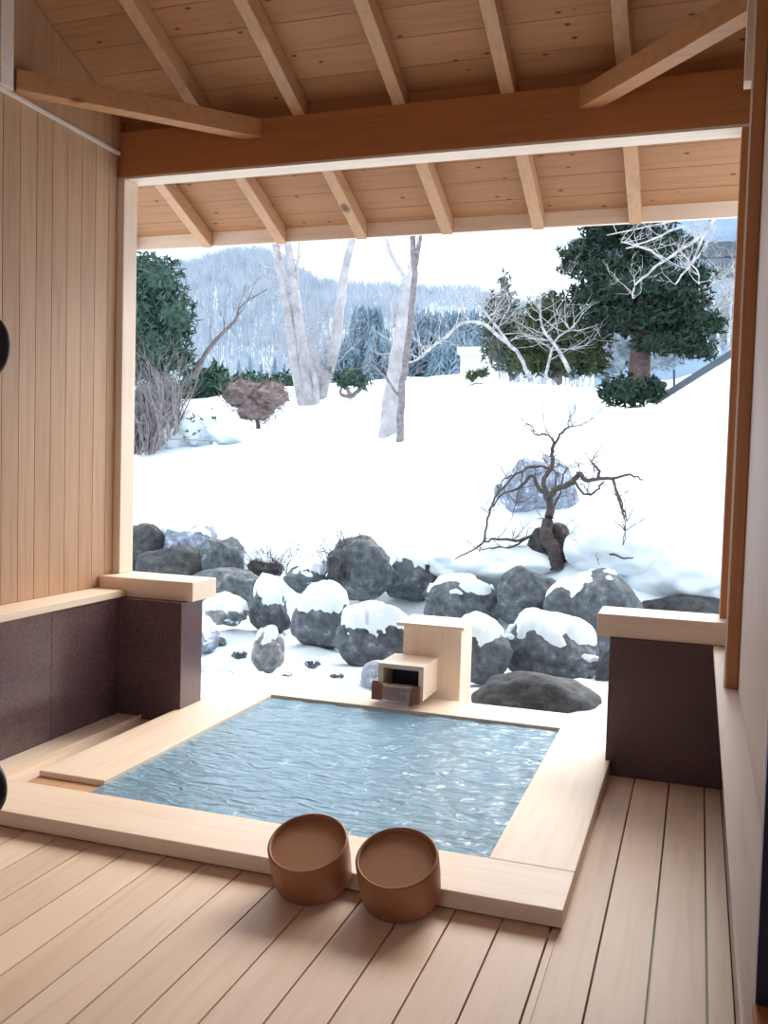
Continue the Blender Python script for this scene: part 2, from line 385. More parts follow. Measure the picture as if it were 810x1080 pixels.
# water: rippled sheet
nx, ny = 130, 140
vs = []; fs = []
for j in range(ny+1):
    for i in range(nx+1):
        x = xl + (xr-xl)*i/nx; yy = yn + (yf-yn)*j/ny
        r = math.hypot(x+1.47, yy-4.62)
        z = .046 + .0034*noise.noise(Vector((x*5, yy*9, 0))) + .0022*noise.noise(Vector((x*14, yy*22, 3)))
        z += .0042*math.sin(r*36)*math.exp(-r*1.8)
        vs.append((x, yy, z))
for j in range(ny):
    for i in range(nx):
        a = j*(nx+1)+i; fs.append((a, a+1, a+nx+2, a+nx+1))
thing_mesh(MB().add(vs, fs), 'bath_water', M['water'], 'rippled clear water filling the square bath, reflecting the sky', 'water', kind='stuff', smooth=True)
# gutter to the left of the bath
gt = empty('overflow_gutter', (-2.68, 3.6, 0), 'shallow wooden overflow gutter between the bath rim and the left granite wall', 'gutter')
MB().box(-2.715, XL-.003, yn+.002, 4.15, -.045, -.012).build('channel_board', M['cypress_y'], parent=gt)
MB().box(-2.722, -2.7155, yn+.002, 4.15, -.045, .012).box(WL+.008, -2.7225, yn+.002, 4.15, -.045, .004).build('side_board', M['cypress_y'], parent=gt, bevel=.001)

# spout box
sp = empty('water_spout', (-1.37, 5.0, 0), 'wooden box spout pouring hot water into the far side of the bath', 'spout')
MB().box(-1.552, -1.215, 4.985, 5.245, -.1, .447).build('upright_box', M['cypress_z'], parent=sp, bevel=.003)
MB().box(-1.585, -1.195, 4.955, 5.27, .449, .468).build('lid', M['cypress_x'], parent=sp, bevel=.002)
ch = MB()
ch.box(-1.60, -1.345, 4.70, 4.984, .262, .285).box(-1.60, -1.572, 4.70, 4.984, .10, .262).box(-1.373, -1.345, 4.70, 4.984, .10, .262)
ch.box(-1.572, -1.373, 4.80, 4.984, .235, .262)
ch.build('spout_channel', M['cypress_y'], parent=sp, bevel=.002)
MB().box(-1.632, -1.601, 4.70, 4.80, .085, .185).box(-1.632, -1.36, 4.688, 4.699, .085, .178).box(-1.571, -1.374, 4.701, 4.98, .085, .145).build('outlet_lip', M['outlet'], parent=sp, bevel=.001)
M['opening'] = speckle('dark_hollow_shade', [(.3,(.02,.012,.02)),(.7,(.05,.03,.04))], 10, .4)  # near-black colour for a solid block painted as shade inside the channel
MB().box(-1.571, -1.374, 4.86, 4.97, .146, .234).build('channel_shade', M['opening'], parent=sp)  # solid dark block standing in for the shade inside the channel
mb = MB()
cols = 12; rows = [(4.696,.181,1),(4.682,.180,1),(4.668,.165,.97),(4.660,.13,.93),(4.655,.09,.9),(4.652,.044,.88)]
vv = []
for yy, zz, wd in rows:
    for q in range(cols+1):
        u = q/cols*2-1; vv.append((-1.487+u*.085*wd, yy-.006*math.cos(u*1.5)+.003*math.sin(q*2.3), zz))
for yy, zz, wd in rows:
    for q in range(cols+1):
        u = q/cols*2-1; vv.append((-1.487+u*.082*wd, yy+.004+.003*math.sin(q*1.7), zz-.004))
k0 = len(rows)*(cols+1); ff = []
for a_ in range(len(rows)-1):
    for q in range(cols):
        p0 = a_*(cols+1)+q; ff.append((p0, p0+1, p0+cols+2, p0+cols+1)); ff.append((k0+p0, k0+p0+cols+1, k0+p0+cols+2, k0+p0+1))
mb.add(vv, ff)
M['stream'], _nt, _b = newmat('falling_water'); _b.inputs['Base Color'].default_value = (.95,.97,1,1); _b.inputs['Roughness'].default_value = .12; _b.inputs['Transmission Weight'].default_value = .9; _b.inputs['IOR'].default_value = 1.33
thing_mesh(mb, 'water_stream', M['stream'], 'thin curtain of water falling from the spout into the bath', 'water', kind='stuff', smooth=True)

# ---------------------------------------------------------------- buckets
def bucket(x, label, tilt, rz):
    t = empty('wash_bucket', (x, 2.661, .0485), label, 'bucket', 'wooden wash buckets')
    r0, r1, h = .122, .126, .142
    MB().lathe([(r0-.012,.0),(r0-.003,0),(r0,.003),((r0+r1)/2+.002,h*.5),(r1,h-.006),(r1-.003,h-.001),(r1-.006,h),(r1-.009,h-.001),(r1-.011,h-.006),(r1-.012,h-.02),(r1-.016,h-.03),(r0-.012,.004),(r0-.012,0)], 64).build('stave_ring', M['bucket'], parent=t, smooth=True, loc=(0,0,0))
    MB().lathe([(0,h-.028),(r1-.0125,h-.028),(r1-.0125,h-.016),(0,h-.016)], 64).build('base_disc', M['bucket_base'], parent=t, loc=(0,0,0))
    t.rotation_euler = (R(tilt), 0, R(rz))
    return t
M['bucket_base'] = wood('bucket_base_wood', (.50,.25,.13), 'X', rough=.55, dark=.9)
bucket(-1.103, 'upturned round wooden bucket on the left of the pair, leaning on the bath rim', 23, 0)
bucket(-.812, 'upturned round wooden bucket on the right of the pair, leaning on the bath rim', 23, 0)

# ---------------------------------------------------------------- near door edges at the frame sides
t = empty('door_stile', (-1.11, 1.24, 0), 'dark door edge at the far left of the picture with dark blue rounded pulls', 'door edge')
MB().box(-1.22, -1.113, 1.225, 1.265, 0.0, 3.2).build('stile', M['dark_brown'], parent=t, bevel=.003)
for z in (1.522, .806):
    o = MB().lathe([(0,-.018),(.045,-.018),(.056,-.008),(.0585,0),(.056,.008),(.045,.018),(0,.018)], 40).build('door_pull', M['navy'], parent=t, smooth=True, loc=(.0085, -.033, z), rot=(R(90), 0, 0))
t = empty('door_frame', (.13, 1.3, .615), 'dark navy vertical door frame at the lower right edge of the picture', 'door frame')
MB().box(.0985, .15, 1.29, 1.33, .653, 2.3).build('stile', M['navy'], parent=t, bevel=.002)
MB().box(.0958, .098, 1.288, 1.30, .653, 2.3).build('edge_strip', M['pale_edge'], parent=t)
MB().box(.098, .152, 1.25, 1.34, .6145, .652).build('foot_block', M['timber_x'], parent=t, bevel=.003)

# ---------------------------------------------------------------- snow-covered ground
ctl = [(-8,4.4,-.06),(-5,4.5,-.06),(-3,4.5,-.06),(-1,5.0,-.07),(0,5,-.07),(2,5,-.05),(5,4.5,0),(-2.2,5.2,-.07),(-3,5.3,-.06),(-4.5,5.6,-.04),
       (-16,5,.1),(-14,9,.9),(-14,13,2.2),(-16,18,3),(6,7,.6),(8,9,1.6),(9,14,3.2),(12,20,4),(-25,30,3),(20,30,3),(-10,40,1),(5,40,1),(-16,60,0),(10,60,0),(-40,60,0),(40,60,0),(-6,60,0)]
pxc = [(282,708,5.85),(230,705,5.9),(330,712,5.8),(285,668,7.0),(340,684,6.85),(389,702,6.4),(237,640,7.6),(150,640,8.0),
 (511,718,6.1),(581,718,6.4),(640,716,6.3),(720,700,6.3),(381,632,8.1),(435,627,8.3),(481,655,7.9),(555,660,7.7),(625,690,7.4),(310,625,8.0),
 (237,614,8.5),(153,603,9.0),(160,550,9.8),(237,562,9.3),(290,586,8.9),(335,596,8.7),(381,575,8.9),(435,586,8.9),(475,612,8.5),
 (500,592,8.6),(555,592,8.4),(600,602,8.0),(640,606,7.9),(700,632,7.9),(760,636,7.9),(820,640,7.8),
 (200,505,11),(300,505,11.2),(400,505,11),(480,500,10.6),(600,500,10),(680,500,9.8),(740,500,9.8),(640,555,8.7),(700,570,8.6),(755,570,8.7),(500,555,9.0),(420,545,9.8),(330,545,10),
 (150,485,12.5),(200,470,13.5),(300,452,14.5),(413,457,12.8),(500,440,14),(600,440,13.5),(700,448,13),(760,425,13.5),
 (172,455,15),(210,432,16),(245,429,16.5),(272,447,16),(300,432,17),(330,418,18),(380,405,19),(430,398,20),(480,397,20),(515,403,19),
 (560,413,18),(600,417,17),(640,431,16),(680,433,16),(710,418,17),(740,398,18),(770,380,18),(850,372,18),
 (60,470,15),(200,455,25),(300,440,26),(400,425,28),(500,420,28),(600,450,25),(700,450,25),(790,430,26)]
for a in pxc: ctl.append(tuple(at(*a)))
ctl = np.array(ctl)
def tps(r2): return np.where(r2 > 1e-12, .5*r2*np.log(np.maximum(r2, 1e-12)), 0)
P = ctl[:, :2]; n_ = len(P)
K = tps(((P[:, None]-P[None])**2).sum(-1)) + np.eye(n_)*.02
A = np.zeros((n_+3, n_+3)); A[:n_, :n_] = K; A[:n_, n_] = 1; A[:n_, n_+1:] = P; A[n_, :n_] = 1; A[n_+1:, :n_] = P.T
wts = np.linalg.solve(A, np.concatenate([ctl[:, 2], np.zeros(3)]))
def ground_np(xy):
    xy = np.atleast_2d(xy); return tps(((xy[:, None]-P[None])**2).sum(-1)) @ wts[:n_] + wts[n_] + xy @ wts[n_+1:]
def ground(x, y): return float(ground_np(np.array([[x, y]]))[0])
xs = sorted(set([round(v, 4) for v in np.concatenate([np.arange(-26, -8, .6), np.arange(-8, 2.5, .085), np.arange(2.5, 20, .6)])] + [XL-.02, XR+.02, -2.66]))
ys = sorted(set([round(v, 4) for v in np.concatenate([np.arange(4.48, 12, .09), np.arange(12, 22, .22), np.arange(22, 62, 1.5)])] + [YF+.006]))
G = np.array([[x, y] for y in ys for x in xs]); Z = ground_np(G)
vs = []
for (x, y), z in zip(G, Z):
    a = 1 if y > 5.3 else max(0, (y-4.9)/.4)
    n1 = noise.noise(Vector((x*.9, y*.9, 1)))*.10 + noise.noise(Vector((x*2.6, y*2.6, 5)))*.05
    n2 = (noise.noise(Vector((x*6, y*6, 9))))*.022
    if y < 7.5: n2 *= 1.8
    dip = .20*math.exp(-((y-8.15)/.75)**2)*(1 if x < .6 else 0) if 6.5 < y < 10 else 0
    vs.append((x, y, z - dip + a*(n1+n2) if y < 24 else z))
nxg = len(xs); fs = []
for j in range(len(ys)-1):
    for i in range(nxg-1):
        cx = (xs[i]+xs[i+1])/2; cy = (ys[j]+ys[j+1])/2
        if XL-.021 < cx < XR+.021 and cy < YF+.005: continue
        a = j*nxg+i; fs.append((a, a+1, a+nxg+1, a+nxg))
sg = MB().add(vs, fs).build('snow_ground', M['snow'], smooth=True); tag(sg, 'snow covered garden ground rising to a bright bank', kind='structure')

# ---------------------------------------------------------------- rocks
ICO = {}
def ico(n):
    if n not in ICO:
        bm = bmesh.new(); bmesh.ops.create_icosphere(bm, subdivisions=n, radius=1)
        ICO[n] = ([v.co.copy() for v in bm.verts], [tuple(v.index for v in f.verts) for f in bm.faces]); bm.free()
    return ICO[n]
def rock(px0, px1, py0, py1, Y, label, mat='rock_mid', snow=0, seed=0, ang=.5, depth=.85, tilt=0, group='boulders of the garden rockery', snowdir=(0,-.1,1), name='boulder', thick=.055, capn=.5):
    c = at((px0+px1)/2, (py0+py1)/2, Y); s = scale_at(c)
    rx_, rz_ = (px1-px0)/2*s, (py1-py0)/2*s
    rz_ *= 1.05; rx_ *= 1.04; ry_ = depth*(rx_*.6+rz_*.4)
    rnd = random.Random(seed*31+5)
    planes = []
    for k in range(int(7+ang*5)):
        d = Vector((rnd.gauss(0,1), rnd.gauss(0,1), rnd.gauss(0,1))).normalized(); planes.append((d, rnd.uniform(.90-.36*ang, .96-.14*ang)))
    off = Vector((seed*3.7, seed*1.3, seed*2.1))
    def f(d):
        r = 1.0
        for pd, pk in planes:
            q = d.dot(pd)
            if q > 0: r = min(r, pk/max(q, .001)) if ang > .2 else r
        r = 1 + (r-1)*min(1, ang*1.3)
        r += (.15+.08*ang)*noise.noise(d*1.3+off) + .06*noise.noise(d*3.1+off) + .022*noise.noise(d*8+off)
        return r
    dirs, faces = ico(5)
    rad = [f(d) for d in dirs]
    mxx = max(abs(d.x*r) for d, r in zip(dirs, rad)); mxz = max(abs(d.z*r) for d, r in zip(dirs, rad))
    rot = Matrix.Rotation(tilt, 3, 'Y')
    def place(d, r):
        v = rot @ Vector((d.x*r/mxx, d.y*r, d.z*r/mxz)); return Vector((v.x*rx_, v.y*ry_, v.z*rz_)) + c
    e = empty(name, c, label, 'rock', group)
    MB().add([place(d, r) for d, r in zip(dirs, rad)], faces).build('stone', M[mat], parent=e, smooth=True)
    if snow:
        sd = Vector(snowdir).normalized(); vv = []
        for d, r in zip(dirs, rad):
            q = d.dot(sd) + capn*noise.noise(d*2.3+off*2) + .12*noise.noise(d*7+off)
            a = (q-(1-snow))/.22; a = max(-1, min(1, a)); a = a*(1.5-.5*a*a) if a > 0 else a
            vv.append(place(d, r) + Vector((0,0,1))*(a*thick) + Vector(d)*(.35*thick*min(a, .3)))
        keep = []
        for t_ in faces:
            if max(vv[i].z - place(dirs[i], rad[i]).z for i in t_) > -.6*thick: keep.append(t_)
        MB().add(vv, keep).build('snow_cap', M['snow'], parent=e, smooth=True)
    return e
rock(112,176,550,616,9.0,'near black jagged boulder right beside the left corner post','rock_dark',seed=1,ang=.8)
rock(166,236,545,602,9.3,'pale blue frosted boulder between two dark ones at the left of the rockery','rock_blue',seed=2,ang=.3,snow=.35)
rock(136,226,576,632,8.6,'low dark mossy boulder just above the left wooden ledge','rock_dark',seed=3,ang=.6)
rock(207,268,558,626,8.7,'big dark grey squarish boulder at the left under the snow bank','rock_mid',seed=4,ang=.9)
rock(200,296,600,642,8.1,'flat grey boulder low behind the left granite pier','rock_mid',seed=5,ang=.6)
rock(256,312,614,672,7.1,'snow-capped grey boulder nearest the left granite pier','rock_mid',snow=.52,seed=6,ang=.7,snowdir=(.25,0,1))
rock(265,300,664,711,5.95,'small pale round stone standing alone on the snow','rock_light',seed=7,ang=.3,snow=.28,thick=.03)
rock(308,374,620,686,6.9,'round speckled boulder with snow on its upper half, left of centre','rock_mid',snow=.55,seed=8,ang=.35,capn=.2)
rock(343,424,566,642,8.2,'large pointed dark grey boulder under the snow bank, with no snow on it','rock_mid',seed=9,ang=.9,tilt=.1)
rock(407,464,584,636,8.4,'smaller wedge-shaped grey boulder right of the large pointed one','rock_mid',seed=10,ang=.9,snow=.2)
rock(350,432,638,706,6.5,'wide boulder thickly capped with snow just left of the spout box','rock_mid',snow=.62,seed=11,ang=.7,snowdir=(.15,0,1),thick=.09)
rock(434,530,612,664,8.0,'wide low grey boulder behind the top of the spout box','rock_mid',snow=.22,seed=12,ang=.7)
rock(522,590,598,668,7.9,'upright rounded dark boulder below the small bare tree','rock_mid',seed=13,ang=.4)
rock(574,680,602,708,7.6,'largest dark boulder, rising behind the right ledge','rock_mid',seed=14,ang=.35,snow=.2,snowdir=(-.5,0,1),thick=.04)
rock(474,540,656,722,6.2,'grey boulder with a snowy top close to the right side of the spout box','rock_mid',snow=.42,seed=15,ang=.35,snowdir=(-.1,0,1))
rock(531,632,654,722,6.5,'wide boulder with a ragged cap of snow right of the spout box','rock_mid',snow=.50,seed=16,ang=.4,snowdir=(-.05,0,1),capn=.6)
rock(500,634,711,775,5.5,'smooth dark pitted dome-shaped boulder right behind the bath rim','rock_dark',seed=17,ang=.15)
rock(376,424,696,745,5.65,'pale frosted boulder touching the left of the spout','rock_blue',seed=18,ang=.3)
rock(511,610,480,574,9.4,'tall bluish boulder half buried in snow behind the small bare tree','rock_blue',snow=.4,seed=19,ang=.9,snowdir=(-.6,.2,1),thick=.12)
rock(556,606,552,612,8.5,'dark boulder at the foot of the small bare tree','rock_dark',seed=20,ang=.8)
rock(628,662,684,744,6.1,'dark boulder peeping out beside the right granite pier','rock_dark',seed=21,ang=.4)
rock(660,790,628,690,8.1,'dark boulder under the overhanging snow behind the right ledge','rock_dark',seed=22,ang=.5)
rock(196,233,655,690,6.4,'small frosted stone beside the left granite pier','rock_blue',snow=.6,seed=23,ang=.5,thick=.03)
rock(190,229,700,740,5.6,'small stone low beside the left granite pier next to the bath rim','rock_blue',snow=.55,seed=24,ang=.5,thick=.03)
rock(213,262,632,662,6.9,'flat stone mostly covered by snow near the left granite pier','rock_light',snow=.75,seed=25,ang=.5,thick=.05)
rock(300,352,592,626,8.2,'low grey rubble stone dusted with snow between two boulders','rock_mid',snow=.45,seed=26,ang=.8,thick=.04)
rock(262,304,584,612,8.5,'brownish broken stone beside the dark squarish boulder','rock_dark',snow=.3,seed=27,ang=1,thick=.03)
rock(345,366,585,612,8.0,'small reddish dark stone at the left foot of the large pointed boulder','rock_dark',seed=28,ang=.9)
for i, (px, py, w_, Y, lab) in enumerate(((226,676,13,6.6,'small dark stone poking out of the snow nearest the left pier edge'),(252,690,9,6.1,'tiny stone in the snow left of the small round stone'),(250,648,12,6.8,'small stone in the snow above the small round stone'),(238,712,10,5.7,'tiny dark stone in the snow by the far bath rim'),(330,700,9,6.1,'tiny stone in the snow right of the small round stone'),(356,713,8,5.8,'tiny pebble in the snow left of the frosted boulder'),(302,714,8,5.7,'tiny pebble in front of the small round stone'),(486,728,10,5.9,'small stone wedged behind the upright spout box'),(622,700,12,6.2,'small stone between the snowy boulder and the right pier'))):
    rock(px-w_, px+w_, py-w_*.55, py+w_*.6, Y, lab, 'rock_mid', seed=40+i, ang=.8, snow=.3, thick=.02, group='small stones in the snow', name='small_stone')
# snow lumps hanging over the rockery
def lump(px0, px1, py0, py1, Y, label, seed):
    c = at((px0+px1)/2, (py0+py1)/2, Y); s = scale_at(c); rx_, rz_ = (px1-px0)/2*s, (py1-py0)/2*s
    dirs, faces = ico(5); off = Vector((seed*1.7, seed, 4))
    vv = [Vector((d.x*rx_, d.y*rx_*.7, d.z*rz_))*(1+.22*noise.noise(d*1.5+off)+.08*noise.noise(d*4+off)) + c for d in dirs]
    thing_mesh(MB().add(vv, faces), 'snow_lump', M['snow'], label, 'snow', 'heaps of snow hanging over the rocks', smooth=True)
lump(455,590,570,622,8.55,'rounded heap of snow left of the small tree, above the low grey boulder',1)
lump(596,700,540,612,8.3,'rounded heap of snow right of the small tree trunk',2)
lump(660,790,560,642,8.4,'bluish shaded heap of snow above the right ledge',3)

# ---------------------------------------------------------------- vegetation helpers
def jit(a): return Vector((rng.normal(0,a), rng.normal(0,a), rng.normal(0,a)))
def grow(mb, p, d, length, r, depth, spread=.6, wig=.18, n=5, sides=5, kids=3, up_=.05):
    pts = [Vector(p)]; d = Vector(d).normalized(); rr = [r]
    for i in range(n):
        d = (d + jit(wig) + Vector((0,0,up_))).normalized(); pts.append(pts[-1]+d*(length/n)); rr.append(r*(1-.75*(i+1)/n))
    mb.tube(pts, rr, sides)
    if depth > 0:
        for k in range(kids):
            i = int(rng.integers(1, n+1)); 
            dd = (pts[i]-pts[i-1]).normalized() + jit(spread)
            grow(mb, pts[i], dd, length*rng.uniform(.45,.7), max(rr[i]*.7, .003), depth-1, spread, wig, n, max(3, sides-1), kids, up_)
def poly(mb, pts, r0, r1, sides=7, wob=0.0):
    """smooth limb through points"""
    P_ = [Vector(p) for p in pts]; out = []
    for i in range(len(P_)-1):
        a = P_[max(i-1,0)]; b = P_[i]; c = P_[i+1]; d = P_[min(i+2,len(P_)-1)]
        for t in np.linspace(0, 1, 5)[:-1]:
            out.append(.5*((2*b)+(c-a)*t+(2*a-5*b+4*c-d)*t*t+(3*b-a-3*c+d)*t**3) + (jit(wob) if wob else Vector()))
    out.append(P_[-1]); n = len(out)
    mb.tube(out, [r0+(r1-r0)*i/(n-1) for i in range(n)], sides); return out
def tufts(c, rad, n, size, up_=.2, hollow=.4, width=.42, blades=4, flat=False):
    """a cloud of needle or leaf tufts filling an ellipsoid"""
    u = rng.normal(size=(n,3)); u /= np.linalg.norm(u, axis=1)[:,None]
    rr = hollow + (1-hollow)*rng.random(n)**.6
    pos = np.repeat(np.array(c) + u*rr[:,None]*np.array(rad), blades, 0); m_ = len(pos)
    d = rng.normal(size=(m_,3)); d[:,2] += up_; d /= np.linalg.norm(d, axis=1)[:,None]
    q = np.cross(d, rng.normal(size=(m_,3))); q /= np.linalg.norm(q, axis=1)[:,None]+1e-9
    L_ = size*rng.uniform(.6,1.3,(m_,1)); w = L_*width
    V = np.stack([pos-q*w*.5, pos+q*w*.5, pos+d*L_+q*w*.12, pos+d*L_-q*w*.12], 1).reshape(-1,3)
    F_ = np.arange(m_*4).reshape(-1,4)
    return V.tolist(), F_.tolist()
def foliage(pads, name, mat, parent, size, dens=1.0, core=.6, **k):
    mb = MB()
    for (px, py, rx_, rz_, Y) in pads:
        c = at(px, py, Y); s = scale_at(c); a, b_ = rx_*s, rz_*s
        n = max(8, int(dens*a*(a*.5+b_*.5)*b_**.3/(size*size)*5)); n = min(n, 2600)
        n = min(int(n*2.2), 6000)
        mb.add(*tufts(c, (a, max(a,b_)*.8, b_), n, size, **k))
        if core:
            o_ = Vector((px, py, 1.0)); ds, fc = ico(3)
            mb.add([Vector((d.x*a, d.y*max(a,b_)*.8, d.z*b_))*core*(1+.5*noise.noise(d*2.2+o_)) + c for d in ds], fc)
    return mb.build(name, mat, parent=parent)
def base_at(px, Y):
    """ground point straight below a pixel column at distance Y"""
    x = at(px, 430, Y).x; return Vector((x, Y, ground(x, Y)))

# --- tall dark pine on the right
Yp = 16.2; b0 = at(672, 408, Yp)
t = empty('pine_tree', b0, 'tall dark green layered pine with a thick reddish trunk in front of the blue-grey house', 'tree')
mb = MB(); poly(mb, [at(672,415,Yp),at(675,380,Yp),at(676,340,Yp),at(668,290,Yp),at(660,240,Yp),at(662,180,Yp)], .20, .07, 10)
for a in ([(676,350),(700,372),(728,362)],[(674,345),(640,335),(612,322)],[(672,320),(720,310),(752,320)],[(668,290),(630,285),(600,275)],[(664,262),(700,255),(740,262)],[(662,250),(630,250),(605,258)]):
    poly(mb, [at(x, y, Yp+rng.uniform(-.4,.4)) for x, y in a], .06, .02, 6)
mb.build('trunk', M['bark_red'], parent=t, smooth=True)
pads = [(662,238,52,20,Yp),(612,268,26,12,Yp),(700,262,42,18,Yp-.3),(640,285,40,20,Yp-.2),(735,292,22,12,Yp),(668,300,50,24,Yp-.4),(710,312,40,20,Yp),(620,312,26,14,Yp),
        (600,282,14,8,Yp),(672,336,60,20,Yp),(728,335,30,18,Yp),(752,342,18,12,Yp),(700,362,36,14,Yp-.2),(738,368,24,12,Yp),(640,330,26,14,Yp),(660,215,40,20,Yp),(640,250,28,16,Yp),(724,350,30,14,Yp)]
foliage(pads, 'needles', M['pine'], t, .095, 1.5, hollow=.35)
t = empty('low_bush', at(668,428,15.2), 'low dark green mounded bush at the foot of the tall pine', 'bush')
foliage([(665,413,34,19,15.2),(690,408,16,12,15.2),(642,414,14,9,15.2)], 'leaves', M['pine'], t, .11, 1.8, hollow=.1)
mb = MB(); poly(mb, [at(668,432,15.2),at(668,415,15.2)], .05,.03); mb.build('stem', M['bark_red'], parent=t)
t = empty('frosted_hedge', at(640,400,21), 'frosted pale grey hedge seen behind the trunk of the tall pine', 'bush')
foliage([(640,372,34,28,21),(690,368,40,26,21),(735,352,40,26,21),(770,335,24,30,21),(612,380,24,22,21),(590,382,26,18,21)], 'twigs', M['frost_hedge'], t, .12, 1.3, core=.8, width=.14, hollow=.5)
MB().tube([base_at(640,21), at(640,372,21)], [.08,.03], 6).build('stem', M['bark'], parent=t)
# --- evergreen shrubs in the middle right
def shrub(pads, base, label, mat, size, dens=1.4, stem=.05, name='evergreen_shrub', group=None, bark='bark', hollow=.2):
    Y = base[2]; t = empty(name, at(*base), label, 'bush' if 'shrub' in name or 'bush' in name else 'tree', group)
    foliage(pads, 'leaves', M[mat], t, size, dens, hollow=hollow)
    mb = MB()
    for (px, py, rx_, rz_, y_) in pads[:3]: poly(mb, [at(*base), (at(*base)+at(px,py,y_))/2+jit(.08), at(px, py, y_)], stem, stem*.3, 5)
    mb.build('stem', M[bark], parent=t); return t
shrub([(530,330,20,28,17),(527,365,22,25,17),(545,345,20,22,17),(518,345,14,22,17),(532,300,7,14,17),(546,375,26,20,17)], (540,400,17), 'pointed grey-green shrub left of the broad olive green shrub', 'shrub_grey', .09)
shrub([(580,325,28,18,16.6),(560,350,22,26,16.6),(600,345,28,28,16.6),(590,378,40,20,16.6),(625,382,22,16,16.6),(628,355,20,22,16.6),(560,380,24,18,16.6)], (590,405,16.6), 'broad olive green shrub left of the tall pine', 'shrub', .10)
t = shrub([(498,398,9,5,15),(505,394,10,5,15)], (503,404,15), 'tiny green sprig poking out of the snow left of the olive shrubs', 'shrub', .10, 2, .015)
shrub([(371,398,20,9,17.5),(362,404,12,6,17.5),(380,404,12,7,17.5),(371,392,10,6,17.5)], (371,418,17.5), 'small round green shrub on the snow crest right of the twin trunks', 'pine_blue', .10, 2, .05)
# left conifer
Yl = 14.5
t = empty('conifer_tree', at(176,450,Yl), 'tall blue-green conifer at the left edge of the opening', 'tree')
foliage([(165,300,34,34,Yl),(150,330,34,38,Yl),(186,335,22,32,Yl),(172,365,34,34,Yl),(150,290,22,26,Yl),(150,385,30,24,Yl),(190,380,14,16,Yl),(122,340,30,60,Yl)], 'needles', M['pine_blue'], t, .11, 1.5, hollow=.3)
mb = MB(); poly(mb, [at(182,452,Yl),at(178,415,Yl),at(174,370,Yl),at(170,300,Yl)], .10, .03, 8)
poly(mb, [at(170,452,Yl),at(168,420,Yl),at(160,380,Yl)], .07, .02, 6)
mb.build('trunk', M['bark'], parent=t, smooth=True)
t = empty('twiggy_shrub', at(155,478,13), 'tangle of grey bare stems under the left conifer', 'bush')
mb = MB()
for k in range(60):
    x = rng.uniform(128,188); grow(mb, at(x, 480-max(0,(x-160))*.9, 13+rng.uniform(-.4,.6)), (rng.uniform(-.3,.3),0,1), rng.uniform(.6,1.25), rng.uniform(.012,.03), 2, .5, .15, 5, 4, 3)
mb.build('stems', M['bark'], parent=t)
foliage([(158,430,28,36,13.7),(142,445,18,36,13.7),(176,425,16,30,13.9),(150,462,16,20,13.5),(168,452,16,22,13.7)], 'leaves', M['bush_grey'], t, .09, 1.5, core=.72, width=.2)
# snow laden bush
t = empty('snowy_bush', at(195,470,13.3), 'low bush almost buried in fresh snow, in front of the hedge', 'bush')
dirs, faces = ico(4); mb = MB()
for (px,py,rx_,rz_) in ((185,465,22,18),(208,452,22,20),(230,445,20,14),(240,455,22,14)):
    c = at(px,py,13.6); s = scale_at(c)
    mb.add([Vector((d.x*rx_*s,d.y*rx_*s,d.z*rz_*s))*(1+.3*noise.noise(d*2.2+c)+.15*noise.noise(d*5+c))+c for d in dirs], faces)
mb.build('snow_cover', M['snow'], parent=t, smooth=True)
foliage([(196,452,30,18,13.3),(215,440,26,14,13.3)], 'leaves', M['hedge'], t, .06, .08, core=0)
# hedge, blue conifers beyond
for i, (pads, lab) in enumerate([([(215,402,30,22,19),(200,415,24,20,19),(238,408,28,18,19)], 'dark green hedge bush right of the left conifer'),
        ([(268,408,26,16,21),(292,408,18,14,21),(310,402,14,12,21)], 'dark green hedge bush behind the red-brown shrub')]):
    shrub(pads, (pads[0][0], pads[0][1]+26, pads[0][4]), lab, 'hedge', .16, 1.5, name='hedge_bush', group='hedge behind the snow bank')
def spruce(px, pyt, pyb, Y, w, label, mat='far_conifer', group='distant conifers'):
    a = at(px, pyt, Y); b_ = at(px, pyb, Y); s = scale_at(a); h = a.z-b_.z; b_.x = a.x
    t = empty('spruce_tree', b_, label, 'tree', group)
    mb = MB(); 
    for k in range(9):
        z = b_.z + h*(.12+.1*k); r = w*s*(1-.1*k)*.5
        vs = [(a.x+r*math.cos(q)*(1+.25*(-1)**j), Y+r*math.sin(q)*(1+.25*(-1)**j), z-h*.05) for j, q in enumerate(np.linspace(0, 2*math.pi, 17)[:-1])]
        mb.add([(a.x, Y, z+h*.13)] + vs, [(0, j+1, (j+1) % 16+1) for j in range(16)])
    mb.build('needles', M[mat], parent=t)
    MB().tube([b_, (a.x, Y, a.z-h*.1)], [h*.03, h*.008], 6).build('trunk', M['bark'], parent=t)
for i, (px, t_, w) in enumerate(((252,380,16),(264,376,18),(276,382,15),(290,377,16),(300,384,13),(240,386,13))):
    spruce(px, t_, 425, 32, w, 'small blue-green spruce in the row above the hedge on the left')
# red brown shrub
t = empty('bare_round_bush', at(272,452,15.5), 'rounded red-brown bare shrub on a short stem in the snow', 'bush')
foliage([(256,416,27,18,15.5),(284,418,25,17,15.5),(270,432,26,15,15.5)], 'twigs', M['bush_red'], t, .12, 1.8, width=.14, hollow=.3, core=.75)
mb = MB(); poly(mb, [at(272,460,15.5),at(272,445,15.5),at(266,425,15.5)], .05, .02); mb.build('stem', M['bark_dark'], parent=t)
